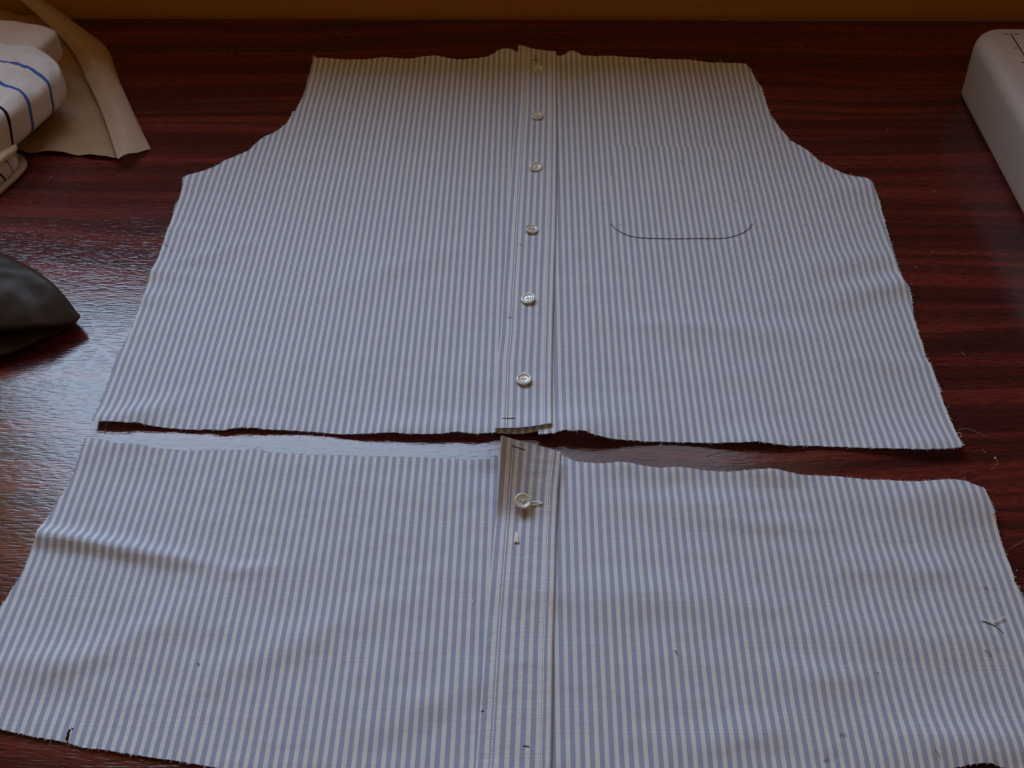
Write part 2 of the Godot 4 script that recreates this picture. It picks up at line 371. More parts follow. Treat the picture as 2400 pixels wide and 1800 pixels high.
func lengths_of(pts: Array) -> PackedFloat32Array:
	var out := PackedFloat32Array([0.0])
	for i in range(1, pts.size()): out.append(out[i - 1] + (pts[i] as Vector2).distance_to(pts[i - 1]))
	return out


func edge(pts: Array, lengths: PackedFloat32Array, t: float, seed_: float, cut: bool) -> Vector2:
	var p := along_curve(pts, lengths, t)
	if cut:
		var k := smoothstep(0.0, 0.02, t) * (1.0 - smoothstep(0.98, 1.0, t))
		var d := t * lengths[lengths.size() - 1]
		p += Vector2(fine.get_noise_2d(d * 700.0, seed_), fine.get_noise_2d(d * 900.0, seed_ + 31.0)) * 0.0004 * k
	return p


func stripe_uv(x: float, z: float, lean: float, phase: float) -> Vector2:
	return Vector2((x * cos(lean) + z * sin(lean)) / (8.0 * PERIOD) + phase, (x * sin(lean) - z * cos(lean)) / (8.0 * PERIOD))


func panel(called: String, parent: Node, top: Array, hem: Array, left: Array, right: Array, list: Array, lean: float, phase: float, nu: int, nv: int, slit := false) -> void:
	var lt := lengths_of(top)
	var lh := lengths_of(hem)
	var ll := lengths_of(left)
	var lr := lengths_of(right)
	var cl := left.size() > 2
	var cr := right.size() > 2
	var point := func(s: float, t: float) -> Vector3:
		var p := edge(top, lt, s, 1.0, true) * (1.0 - t) + edge(hem, lh, s, 2.0, true) * t + edge(left, ll, t, 3.0, cl) * (1.0 - s) + edge(right, lr, t, 4.0, cr) * s
		p -= (top[0] * (1.0 - s) + top[top.size() - 1] * s) * (1.0 - t) + (hem[0] * (1.0 - s) + hem[hem.size() - 1] * s) * t
		if slit and p.y > -0.3002 and p.y < -0.27:
			var mid := -0.2442 - (p.y + 0.3002) * 0.12
			var dx := p.x - mid
			if absf(dx) < 0.005: p.x += (1.0 if dx >= 0.0 else -1.0) * (p.y + 0.3002) * 0.06 * (1.0 - absf(dx) / 0.005)
		return Vector3(p.x, lie(list, p.x, p.y), p.y)
	var uv := func(p: Vector3, _s: float, _t: float) -> Vector2: return stripe_uv(p.x, p.z, lean, phase)
	var gap = null
	if slit:
		gap = func(a: Vector3, b: Vector3) -> bool:
			if a.z < -0.3002 or a.z > -0.27: return false
			var mid := -0.2442 - (a.z + 0.3002) * 0.12
			return a.x < mid and b.x > mid
	put(called, grid_mesh(nu, nv, point, uv, gap), mats.cloth, parent)
	# loose ends of yarn along the cut edges
	var white := begin()
	var dark := begin()
	white.set_smooth_group(0)
	dark.set_smooth_group(0)
	var cuts := [[top, lt, 1.0, Vector2(0, -1)], [hem, lh, 2.0, Vector2(0, 1)]]
	if cl: cuts.append([left, ll, 3.0, Vector2(-1, 0)])
	if cr: cuts.append([right, lr, 4.0, Vector2(1, 0)])
	for c in cuts:
		var total: float = c[1][c[1].size() - 1]
		for k in int(total * 560.0):
			var t := rng.randf()
			var p := edge(c[0], c[1], t, c[2], true)
			var q := along_curve(c[0], c[1], minf(t + 0.01, 1.0)) - along_curve(c[0], c[1], maxf(t - 0.01, 0.0))
			var out := Vector2(-q.y, q.x).normalized()
			if out.dot(c[3]) < 0.0: out = -out
			var dir := out.rotated(rng.randfn(0.0, 0.45))
			var long := 0.0004 + 0.0009 * rng.randf() + (0.004 * rng.randf() if rng.randf() < 0.045 else 0.0)
			var y := lie(list, p.x, p.y)
			var a := Vector3(p.x - out.x * 0.0008, y, p.y - out.y * 0.0008)
			var b := Vector3(p.x + dir.x * long * 0.6, maxf(y + rng.randfn(0, 0.0002), 0.0004), p.y + dir.y * long * 0.6)
			var bend := dir.rotated(rng.randfn(0.0, 0.6))
			var e := b + Vector3(bend.x, rng.randfn(-0.1, 0.2), bend.y) * long * 0.5
			e.y = maxf(e.y, 0.0004)
			var isb := fposmod(stripe_uv(p.x, p.y, lean, phase).x * 8.0, 1.0)
			tube(dark if isb > 0.25 and isb < 0.75 and rng.randf() < 0.7 else white, [a, b, e], 0.00013, 3)
	var f1 := put("frayed_edge", done(white), mats.white_yarn, parent)
	var f2 := put("frayed_edge", done(dark), mats.blue_yarn, parent)
	f1.set_meta("kind", "stuff")
	f2.set_meta("kind", "stuff")


func placket_point(L: Array, R: Array, ll: PackedFloat32Array, lr: PackedFloat32Array, list: Array, s: float, t: float, flap: float) -> Vector3:
	var p := along_curve(L, ll, t).lerp(along_curve(R, lr, t), s)
	var e := minf(s, 1.0 - s) * 0.039
	var y := lie(list, p.x, p.y) + 0.0027 - 0.0013 * pow(1.0 - clampf(e / 0.0016, 0.0, 1.0), 2.0)
	y += 0.00014 * soft.get_noise_2d(p.x * 40.0, p.y * 110.0)
	if flap > 0.0:
		# the cut end stands up from a soft fold, its length kept
		var k := clampf((-0.440 - p.y) / 0.058, 0.0, 1.0)
		var high := lerpf(0.0320, 0.0030, pow(s, 0.85))
		var bent := k - (1.0 - exp(-k * 9.0)) / 9.0
		y += high * bent * 1.125
		p.y += (0.058 - sqrt(0.058 * 0.058 - high * high)) * k
	return Vector3(p.x, y, p.y)


func stitches(called: String, parent: Node, at: Callable, length: float, pitch: float, size: Vector3) -> void:
	var st := begin()
	st.set_smooth_group(0)
	var n := int(length / pitch)
	for k in n:
		var a: Vector3 = at.call((k + 0.15 + rng.randf() * 0.08) / n)
		var b: Vector3 = at.call((k + 0.78 + rng.randf() * 0.08) / n)
		var lift := Vector3(0, size.y, 0)
		tube(st, [a - lift * 0.6, a.lerp(b, 0.25) + lift * 0.7, a.lerp(b, 0.75) + lift * 0.7, b - lift * 0.6], size.x, 5)
	put(called, done(st), mats.thread, parent).set_meta("kind", "stuff")


func line_part(called: String, parent: Node, pts: Array, r: float, mat: Material) -> MeshInstance3D:
	var smooth := []
	for k in (pts.size() - 1) * 6 + 1: smooth.append(spline(pts, k / float((pts.size() - 1) * 6)))
	var st := begin()
	st.set_smooth_group(0)
	tube(st, smooth, r, 6)
	return put(called, done(st), mat, parent)


func on_cloth(list: Array, pts: Array, up: float) -> Array:
	var out := []
	for p in pts: out.append(Vector3(p.x, lie(list, p.x, p.y) + up, p.y))
	return out


func make_button(parent: Node, at: Vector3, tilt: Vector3, turn: float) -> Node3D:
	var b := put("button", mats.button_shape, mats.pearl, parent)
	b.position = at
	b.rotation = tilt
	b.rotate_object_local(Vector3.UP, turn)
	for k in 4:
		var h := put("thread_hole", mats.hole_shape, mats.dark_hole, b)
		h.position = Vector3(0.00125 * (1 if k % 2 else -1), 0.00098, 0.00125 * (1 if k > 1 else -1))
	var st := begin()
	st.set_smooth_group(0)
	for s in [-1, 1]:
		tube(st, [Vector3(-0.00125, 0.0008, 0.00125 * s), Vector3(-0.0006, 0.0013, 0.0006 * s), Vector3(0.0006, 0.0013, -0.0006 * s), Vector3(0.00125, 0.0008, -0.00125 * s)], 0.00024, 6)
	tube(st, [Vector3(0, -0.0022, 0), Vector3(0, 0.0003, 0)], 0.0007, 6)
	put("sewing_thread", done(st), mats.thread, b)
	return b


func buttonhole(parent: Node, at: Callable, length: float, turn: float) -> void:
	var st := begin()
	st.set_smooth_group(0)
	var pts := []
	for k in 25:
		var an := TAU * k / 24.0
		var l := Vector2(cos(an) * 0.0011, sin(an) * length / 2.0).rotated(turn)
		pts.append(at.call(l) + Vector3(0, 0.0002, 0))
	tube(st, pts, 0.0005, 5)
	put("buttonhole", done(st), mats.thread, parent)


# ---------------------------------------------------------------- build
func _ready() -> void:
	rng.seed = 20240
	soft.seed = 5; soft.noise_type = FastNoiseLite.TYPE_SIMPLEX_SMOOTH; soft.frequency = 1.0; soft.fractal_octaves = 2
	fine.seed = 8; fine.noise_type = FastNoiseLite.TYPE_SIMPLEX; fine.frequency = 1.0; fine.fractal_octaves = 2

	var cam := Camera3D.new()
	cam.name = "camera"
	cam.position = Vector3(0, 0.58, 0)
	cam.rotation_degrees = Vector3(-45.6, 0, 0)
	cam.fov = 37.73
	cam.near = 0.02
	cam.far = 30.0
	add_child(cam)
	cam.current = true

	var env := Environment.new()
	env.background_mode = Environment.BG_COLOR
	env.background_color = srgb(0.205, 0.116, 0.047)   # the dim, warm room behind the camera
	env.tonemap_mode = Environment.TONE_MAPPER_LINEAR
	env.tonemap_exposure = 1.0
	env.sdfgi_enabled = true
	env.ssao_enabled = true
	env.ssil_enabled = true
	var we := WorldEnvironment.new()
	we.name = "surroundings"
	we.environment = env
	add_child(we)

	for half in [[WIN_L, 0.0, 2.75, "window_daylight"], [0.0, WIN_R, 0.34, "curtained_daylight"]]:
		var day := AreaLight3D.new()
		day.name = half[3]
		day.area_size = Vector2(half[1] - half[0], WIN_T - WIN_B)
		day.light_color = srgb(0.565, 0.745, 1.0) if half[0] < 0.0 else srgb(0.72, 0.78, 0.92)
		day.light_energy = half[2]
		day.area_normalize_energy = true
		day.shadow_enabled = true
		day.position = Vector3((half[0] + half[1]) / 2.0, (WIN_B + WIN_T) / 2.0, PANE_Z + 0.012)
		day.rotation_degrees = Vector3(0, 180, 0)
		add_child(day)

	mats.cloth = stripe_cloth()
	mats.wood = wood()
	mats.banded = banded_cloth()
	mats.white_yarn = plain(0.74, 0.71, 0.69, 0.95, 0.2)
	mats.blue_yarn = plain(0.26, 0.31, 0.50, 0.95, 0.2)
	mats.thread = plain(0.86, 0.86, 0.87, 0.8, 0.3)
	mats.ink = plain(0.035, 0.030, 0.055, 0.9, 0.2)
	mats.dark_hole = plain(0.10, 0.085, 0.07, 0.9, 0.1)
	mats.pearl = plain(0.56, 0.55, 0.48, 0.18, 0.6)
	mats.pearl.subsurf_scatter_enabled = true
	mats.pearl.subsurf_scatter_strength = 0.35
	mats.pearl.clearcoat_enabled = true
	mats.pearl.clearcoat = 0.6
	mats.pearl.clearcoat_roughness = 0.1
	mats.button_shape = lathe([Vector2(0.00001, 0.0009), Vector2(0.0014, 0.0009), Vector2(0.0028, 0.00095), Vector2(0.0037, 0.0012), Vector2(0.0042, 0.0016), Vector2(0.0048, 0.00175), Vector2(0.0054, 0.0015), Vector2(0.0057, 0.0009), Vector2(0.0052, 0.0002), Vector2(0.0035, -0.0003), Vector2(0.00001, -0.0003)], 40)
	var hole := CylinderMesh.new()
	hole.top_radius = 0.0005; hole.bottom_radius = 0.0005; hole.height = 0.0002; hole.radial_segments = 12; hole.rings = 0
	mats.hole_shape = hole

	build_setting()
	build_table()
	build_upper()
	build_lower()
	build_clutter()
	build_bits()


const WIN_L := -0.95
const WIN_R := 0.47
const WIN_B := 0.42
const WIN_T := 1.60
const WALL_Z := -1.122
const PANE_Z := -1.46


func build_setting() -> void:
	var ochre := plain(0.42, 0.185, 0.036, 0.85, 0.3)
	var wall := begin()
	box(wall, Vector3(-2.2, -0.74, WALL_Z - 0.38), Vector3(WIN_L, 2.0, WALL_Z))
	box(wall, Vector3(WIN_R, -0.74, WALL_Z - 0.38), Vector3(2.2, 2.0, WALL_Z))
	box(wall, Vector3(WIN_L, -0.74, WALL_Z - 0.38), Vector3(WIN_R, WIN_B, WALL_Z))
	box(wall, Vector3(WIN_L, WIN_T, WALL_Z - 0.38), Vector3(WIN_R, 2.0, WALL_Z))
	tag(put("wall", done(wall), ochre), "dark ochre wall behind the table", "", "", "structure")
	var ground := begin()
	box(ground, Vector3(-2.2, -0.80, WALL_Z), Vector3(2.2, -0.74, 1.6))
	tag(put("floor", done(ground), plain(0.10, 0.06, 0.035, 0.6)), "dark floor under the table", "", "", "structure")

	var win := thing("window", Vector3((WIN_L + WIN_R) / 2.0, WIN_B, PANE_Z))
	tag(win, "wide window with white frame set deep in the ochre wall", "window")
	var hw := (WIN_R - WIN_L) / 2.0
	var hh := WIN_T - WIN_B
	var glow := plain(0.05, 0.05, 0.05, 0.5)
	glow.emission_enabled = true
	glow.emission = srgb(0.80, 0.90, 1.0)
	glow.emission_energy_multiplier = 0.8
	var pane := begin()
	box(pane, Vector3(-hw, 0, -0.012), Vector3(-win.position.x, hh, 0))
	put("pane", done(pane), glow, win)
	var dim := glow.duplicate()
	dim.emission_energy_multiplier = 0.3
	var veil := begin()
	box(veil, Vector3(-win.position.x + 0.002, 0, -0.012), Vector3(hw, hh, 0))
	put("pane", done(veil), dim, win)
	var paint := plain(0.62, 0.60, 0.56, 0.5)
	var fr := begin()
	box(fr, Vector3(-hw, 0.0, 0.001), Vector3(-hw + 0.03, hh, 0.04))
	box(fr, Vector3(hw - 0.03, 0.0, 0.001), Vector3(hw, hh, 0.04))
	box(fr, Vector3(-hw + 0.03, 0.0, 0.001), Vector3(hw - 0.03, 0.03, 0.04))
	box(fr, Vector3(-hw + 0.03, hh - 0.03, 0.001), Vector3(hw - 0.03, hh, 0.04))
	put("frame", done(fr), paint, win)
	for x in [0.0, 0.190, 0.255, 0.335]:
		var mu := begin()
		box(mu, Vector3(x - 0.011 - win.position.x, 0.03, 0.016), Vector3(x + 0.011 - win.position.x, hh - 0.03, 0.036))
		put("glazing_bar", done(mu), paint, win)


func build_table() -> void:
	var t := thing("table", Vector3(0, -0.74, 0))
	tag(t, "varnished dark red wooden table with black streaked grain", "table")
	var x0 := -0.95
	var x1 := 0.95
	var z0 := -1.1125
	var z1 := -0.1725
	# the top with rounded edges: rings from the middle of the face out and down
	var prof := [Vector2(0.010, 0.74), Vector2(0.006, 0.74), Vector2(0.0025, 0.7385), Vector2(0.0006, 0.7355), Vector2(0.0, 0.732), Vector2(0.0, 0.715), Vector2(0.003, 0.71)]
	var st := begin()
	st.set_smooth_group(0)
	var corner := func(k: int, inset: float, y: float) -> Vector3:
		return Vector3(x0 + inset if k in [0, 3] else x1 - inset, y, z0 + inset if k in [0, 1] else z1 - inset)
	var emit := func(p: Vector3) -> void:
		st.set_uv(Vector2((p.x - x0) / (x1 - x0), (p.z - z0) / (z1 - z0)))
		st.add_vertex(p)
	st.set_smooth_group(-1)
	for k in [0, 1, 2, 0, 2, 3]: emit.call(corner.call(k, prof[0].x, prof[0].y))
	for i in prof.size() - 1:
		for k in 4:
			var n := (k + 1) % 4
			var a: Vector3 = corner.call(k, prof[i].x, prof[i].y)
			var b: Vector3 = corner.call(n, prof[i].x, prof[i].y)
			var c: Vector3 = corner.call(k, prof[i + 1].x, prof[i + 1].y)
			var d: Vector3 = corner.call(n, prof[i + 1].x, prof[i + 1].y)
			for q in [a, c, b, b, c, d]: emit.call(q)
	st.generate_normals()
	st.generate_tangents()
	var top := put("tabletop", st.commit(), mats.wood, t)
	top.rotation_degrees.y = -0.35
	var dark := plain(0.07, 0.016, 0.012, 0.3)
	var ap := begin()
	box(ap, Vector3(-0.86, 0.62, -1.05), Vector3(0.86, 0.708, -1.03))
	box(ap, Vector3(-0.86, 0.62, -0.26), Vector3(0.86, 0.708, -0.24))
	put("apron", done(ap), dark, t)
	for x in [-0.88, 0.88]:
		for z in [-1.04, -0.25]:
			var leg := CylinderMesh.new()
			leg.top_radius = 0.03; leg.bottom_radius = 0.02; leg.height = 0.70; leg.radial_segments = 20
			put("leg", leg, dark, t).position = Vector3(x, 0.355, z)


func build_upper() -> void:
	var o := thing("shirt_piece")
	tag(o, "larger upper shirt piece in blue and white stripes with armholes, pocket and six buttons", "shirt piece")
	panel("left_panel", o, upper_left_top, upper_left_hem, upper_left_side, [upper_left_top[upper_left_top.size() - 1], upper_left_hem[upper_left_hem.size() - 1]], upper_folds, LEAN_UL, PH_UL, 200, 340)
	panel("right_panel", o, upper_right_top, upper_right_hem, [upper_right_top[0], upper_right_hem[0]], upper_right_side, upper_folds, LEAN_UR, PH_UR, 210, 340)
	# the facing that shows under the lower end of the placket
	var under := func(s: float, t: float) -> Vector3:
		var x := lerpf(-0.0115, 0.0265, s)
		var z := lerpf(-0.545, lerpf(-0.5162, -0.5190, pow(absf(s - 0.35) * 1.5, 2.0)), t)
		return Vector3(x, maxf(lie(upper_folds, x, z) - 0.0009, 0.0006), z)
	put("facing", grid_mesh(40, 20, under, func(p, _s, _t): return stripe_uv(p.x, p.z, 0.036, 0.02)), mats.cloth, o)
	placket(o, upper_placket_left, upper_placket_right, upper_folds, 0.0)
	var dress := func(p: Vector2) -> float: return lie(upper_folds, p.x, p.y) + 0.0027
	for k in button_spots.size():
		var p: Vector2 = button_spots[k]
		var y: float = dress.call(p)
		make_button(o, Vector3(p.x, y + 0.0011, p.y), Vector3(rng.randf_range(-0.12, 0.30), 0, rng.randf_range(-0.22, 0.18)), rng.randf() * TAU)
		buttonhole(o, func(l: Vector2) -> Vector3: return Vector3(p.x + l.x, dress.call(p + l) + 0.0, p.y - 0.002 + l.y), 0.0135, 0.036)
	pocket(o)
	var on := func(pts: Array, up := 0.0002): return on_cloth(upper_folds, pts, up)
	for m in [
		[Vector2(0.0231, -1.0252), Vector2(0.0230, -1.0143)], [Vector2(0.0208, -1.0143), Vector2(0.0268, -1.0135)], [Vector2(-0.0071, -0.5286), Vector2(0.0021, -0.5286)],
		[Vector2(0.0062, -0.7228), Vector2(0.0078, -0.7216)], [Vector2(-0.0032, -0.6339), Vector2(0.0000, -0.6346)]]:
		line_part("pen_mark", o, on.call(m, 0.0028), 0.00032, mats.ink)
	for m in [
		[Vector2(0.0612, -1.0170), Vector2(0.0624, -1.0168)], [Vector2(0.0660, -1.0170), Vector2(0.0672, -1.0168)], [Vector2(-0.0873, -1.0213), Vector2(-0.0868, -1.0122)],
		[Vector2(0.1331, -1.0188), Vector2(0.1323, -1.0097)], [Vector2(0.1382, -1.0205), Vector2(0.1382, -1.0163)], [Vector2(0.1452, -1.0188), Vector2(0.1449, -1.0155)],
		[Vector2(-0.2848, -0.7274), Vector2(-0.2822, -0.7235)], [Vector2(-0.2785, -0.7191), Vector2(-0.2766, -0.7169)]]:
		line_part("pen_mark", o, on.call(m), 0.00028, mats.ink)


func pocket(o: Node) -> void:
	var out: Array = pocket_outline
	var c := Vector2.ZERO
	for p in out: c += p / out.size()
	var n := out.size()
	var ring := func(s: float) -> Vector2:
		var f := s * n
		return (out[int(f) % n] as Vector2).lerp(out[(int(f) + 1) % n], f - int(f))
	var point := func(s: float, t: float) -> Vector3:
		var p: Vector2 = c.lerp(ring.call(s), t)
		var e := clampf((1.0 - t) * 9.0, 0.0, 1.0)
		var front := smoothstep(-0.75, -0.685, p.y)
		return Vector3(p.x, lie(upper_folds, p.x, p.y) + 0.0003 + 0.0007 * front + 0.0002 * e + (0.0003 if p.y < -0.845 else 0.0), p.y)
	put("pocket", grid_mesh(180, 60, point, func(p, _s, _t): return stripe_uv(p.x, p.z, LEAN_UR + 0.001, PH_UR + 0.004)), mats.cloth, o)
	var seam := func(t: float) -> Vector3:
		var q: Vector2 = ring.call(lerpf(3.2 / n, 15.0 / n, t))
		return Vector3(q.x, lie(upper_folds, q.x, q.y) + 0.0004, q.y + 0.0003)
	var st := begin()
	st.set_smooth_group(0)
	for k in 34:
		var a: Vector3 = seam.call((k + 0.05) / 34.0)
		var b: Vector3 = seam.call((k + 0.93) / 34.0)
		tube(st, [a, a.lerp(b, 0.5) + Vector3(0, 0.0002, 0), b], 0.00027, 5)
	put("pocket_stitching", done(st), plain(0.06, 0.055, 0.08, 0.9, 0.2), o).set_meta("kind", "stuff")


func placket(o: Node, L: Array, R: Array, list: Array, flap: float) -> void:
	var ll := lengths_of(L)
	var lr := lengths_of(R)
	var point := func(s: float, t: float) -> Vector3: return placket_point(L, R, ll, lr, list, s, t, flap)
	var uv := func(_p: Vector3, s: float, t: float) -> Vector2: return Vector2((s * 0.0388 / PERIOD + 0.08) / 8.0, t * ll[ll.size() - 1] / (8.0 * PERIOD))
	put("placket", grid_mesh(44, 300, point, uv), mats.cloth, o)
	var rim := []
	for k in 80: rim.append(point.call(0.004, k / 79.0) + Vector3(0, 0.0003, 0))
	var st := begin()
	st.set_smooth_group(0)
	tube(st, rim, 0.0004, 6)
	put("folded_edge", done(st), mats.white_yarn, o)
	stitches("stitching", o, func(t): return point.call(0.195, t) - Vector3(0, 0.00018, 0), ll[ll.size() - 1], 0.00175, Vector3(0.00042, 0.00010, 0))
	stitches("stitching", o, func(t): return point.call(0.861, t) - Vector3(0, 0.00018, 0), ll[ll.size() - 1], 0.00175, Vector3(0.00040, 0.00010, 0))


func build_lower() -> void:
	var o := thing("shirt_piece")
	tag(o, "lower shirt piece in blue and white stripes with lifted placket corner and one button", "shirt piece")
	panel("left_panel", o, lower_left_top, lower_left_hem, lower_left_side, [lower_left_top[lower_left_top.size() - 1], lower_left_hem[lower_left_hem.size() - 1]], lower_folds, LEAN_LL, PH_LL, 220, 160, true)
	panel("right_panel", o, lower_right_top, lower_right_hem, [lower_right_top[0], lower_right_hem[0]], lower_right_side, lower_folds, LEAN_LR, PH_LR, 220, 160)
	placket(o, lower_placket_left, lower_placket_right, lower_folds, 1.0)
	var p := Vector2(0.0070, -0.4547)
	var y := lie(lower_folds, p.x, p.y) + 0.0027
	make_button(o, Vector3(p.x, y + 0.0052, p.y + 0.002), Vector3(0.24, 0, -0.10), 0.8)
	buttonhole(o, func(l: Vector2) -> Vector3: return Vector3(p.x + 0.0055 + l.x, lie(lower_folds, p.x, p.y) + 0.0052 - l.x * 0.10, p.y + 0.0015 + l.y), 0.0135, PI / 2 - 0.12)
	line_part("pen_mark", o, [Vector3(0.0000, 0.0295, -0.4830), Vector3(0.0045, 0.0268, -0.4832), Vector3(0.0085, 0.0246, -0.4836)], 0.0004, mats.ink)
	for m in [[Vector2(-0.0174, -0.3081), Vector2(-0.0155, -0.3086)], [Vector2(0.0060, -0.2874), Vector2(0.0095, -0.2869)]]:
		line_part("pen_mark", o, on_cloth(lower_folds, m, 0.0028), 0.0003, mats.ink)
	# the tuft of thread where a button has come off
	var c := Vector3(0.0029, lie(lower_folds, 0.0029, -0.4254) + 0.0028, -0.4254)
	var st := begin()
	st.set_smooth_group(0)
	for k in 40:
		var an := TAU * rng.randf()
		var rr := sqrt(rng.randf())
		var b := c + Vector3(cos(an) * rr * 0.0017, 0.0003 + 0.0006 * rng.randf(), sin(an) * rr * 0.0014 + 0.0012)
		tube(st, [b, b.lerp(c, 0.5) + Vector3(0, 0.0012, -0.0016), c + Vector3(rng.randfn(0, 0.0003) - 0.0002, 0.0016, -0.0040 - rng.randf() * 0.0012)], 0.00042, 5)
	put("thread_tuft", done(st), mats.thread, o)


func build_clutter() -> void:
	# white folded cloth with blue and black lines
	var b := thing("folded_cloth", Vector3(-0.50, 0, -0.90))
	tag(b, "folded white cloth with blue and black lines, at the table's left", "folded cloth")
	var dome := func(c: Vector3, r: Vector3, e: float, wob: float) -> Callable:
		return func(s: float, t: float) -> Vector3:
			var a := (s - 0.5) * PI * 1.02
			var g := (t - 0.5) * PI
			var ca := signf(cos(a)) * pow(absf(cos(a)), e)
			var sa := signf(sin(a)) * pow(absf(sin(a)), e)
			var cg := pow(maxf(cos(g), 0.0), e)
			var sg := signf(sin(g)) * pow(absf(sin(g)), e)
			var p := c + Vector3(r.x * ca * cg, r.y * sa, r.z * sg * pow(maxf(absf(ca), 0.0), 0.15))
			p.y = c.y + r.y * sa * pow(maxf(cg, 0.0001), 0.6)
			p += Vector3(0.4, 1.0, 0.4) * wob * (soft.get_noise_2d(p.x * 22.0 + 7.0, p.z * 22.0 + p.y * 30.0) - 0.5 * absf(soft.get_noise_2d(p.x * 35.0 + 3.0, p.z * 60.0 - p.x * 40.0)))
			p.y = maxf(p.y, 0.001)
			return p
	var cream := plain(0.70, 0.60, 0.47, 0.9, 0.25)
	var by_depth := func(z0: float) -> Callable: return func(p: Vector3, _s: float, _t: float) -> Vector2: return Vector2(p.x * 4.0, (p.z - z0 - (0.030 - p.y) * 0.25 + maxf(0.0, 0.050 - p.y) * 1.1 * smoothstep(0.030, 0.075, p.z)) / 0.24)
	var body := put("upper_fold", grid_mesh(64, 64, dome.call(Vector3(-0.030, 0.041, 0.008), Vector3(0.118, 0.026, 0.075), 0.46, 0.004), by_depth.call(-0.1200)), mats.banded, b)
	body.rotation_degrees.y = -22
	var back := put("back_fold", grid_mesh(48, 48, dome.call(Vector3(-0.03, 0.047, -0.055), Vector3(0.086, 0.016, 0.042), 0.28, 0.003), by_depth.call(-0.2)), plain(0.52, 0.45, 0.40, 0.9, 0.25), b)
	back.rotation_degrees.y = -14
	var lip := put("inner_fold", grid_mesh(40, 40, dome.call(Vector3(0.000, 0.025, 0.055), Vector3(0.089, 0.006, 0.030), 0.55, 0.003), by_depth.call(-0.2)), cream, b)
	lip.rotation_degrees.y = -20
	var low := put("lower_fold", grid_mesh(48, 48, dome.call(Vector3(0.002, 0.0135, 0.064), Vector3(0.086, 0.0125, 0.037), 0.5, 0.003), by_depth.call(-0.0600)), mats.banded, b)
	low.rotation_degrees.y = -20
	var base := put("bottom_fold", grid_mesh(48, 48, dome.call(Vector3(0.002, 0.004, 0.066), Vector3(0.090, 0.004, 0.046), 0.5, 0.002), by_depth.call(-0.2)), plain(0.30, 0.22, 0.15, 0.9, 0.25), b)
	base.rotation_degrees.y = -20

	# tissue paper with its edge folded over
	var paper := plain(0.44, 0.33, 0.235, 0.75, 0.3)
	paper.backlight_enabled = true
	paper.backlight = srgb(0.25, 0.17, 0.10)
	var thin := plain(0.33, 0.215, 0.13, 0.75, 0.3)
	var t := thing("tissue_paper")
	tag(t, "creased beige tissue paper with a folded over edge, behind the folded white cloth", "tissue paper")
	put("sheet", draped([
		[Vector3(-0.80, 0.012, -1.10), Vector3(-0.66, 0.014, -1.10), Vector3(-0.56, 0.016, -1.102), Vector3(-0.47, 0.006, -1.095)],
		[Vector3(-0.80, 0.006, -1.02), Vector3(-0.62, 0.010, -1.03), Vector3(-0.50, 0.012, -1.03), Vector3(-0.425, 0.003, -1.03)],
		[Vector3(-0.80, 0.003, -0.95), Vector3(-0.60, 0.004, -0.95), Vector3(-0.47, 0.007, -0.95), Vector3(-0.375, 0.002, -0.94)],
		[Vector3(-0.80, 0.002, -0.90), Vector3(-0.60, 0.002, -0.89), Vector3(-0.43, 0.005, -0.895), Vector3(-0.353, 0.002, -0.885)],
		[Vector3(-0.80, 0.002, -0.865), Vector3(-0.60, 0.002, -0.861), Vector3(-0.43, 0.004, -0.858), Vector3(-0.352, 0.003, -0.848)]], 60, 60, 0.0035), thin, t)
	# the fold: free edge, crest, outer crease on the table
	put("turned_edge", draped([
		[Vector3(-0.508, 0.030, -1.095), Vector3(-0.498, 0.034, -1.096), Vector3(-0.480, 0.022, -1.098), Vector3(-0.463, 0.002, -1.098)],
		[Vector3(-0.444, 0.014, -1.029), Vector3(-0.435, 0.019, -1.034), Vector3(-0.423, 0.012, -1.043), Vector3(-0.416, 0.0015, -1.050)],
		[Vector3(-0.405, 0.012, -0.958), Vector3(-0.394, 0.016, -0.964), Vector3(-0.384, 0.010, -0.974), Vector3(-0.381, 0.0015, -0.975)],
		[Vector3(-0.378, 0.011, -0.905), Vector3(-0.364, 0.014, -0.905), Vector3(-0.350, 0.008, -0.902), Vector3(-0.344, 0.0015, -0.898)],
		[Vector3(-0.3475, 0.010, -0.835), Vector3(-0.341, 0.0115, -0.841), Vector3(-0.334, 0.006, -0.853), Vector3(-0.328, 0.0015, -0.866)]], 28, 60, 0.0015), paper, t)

	# dark brown folded cloth
	var lining := plain(0.034, 0.023, 0.017, 0.46, 0.24)
	var d := thing("brown_cloth")
	tag(d, "dark brown satin cloth folded to a point, cut off by the left edge", "cloth")
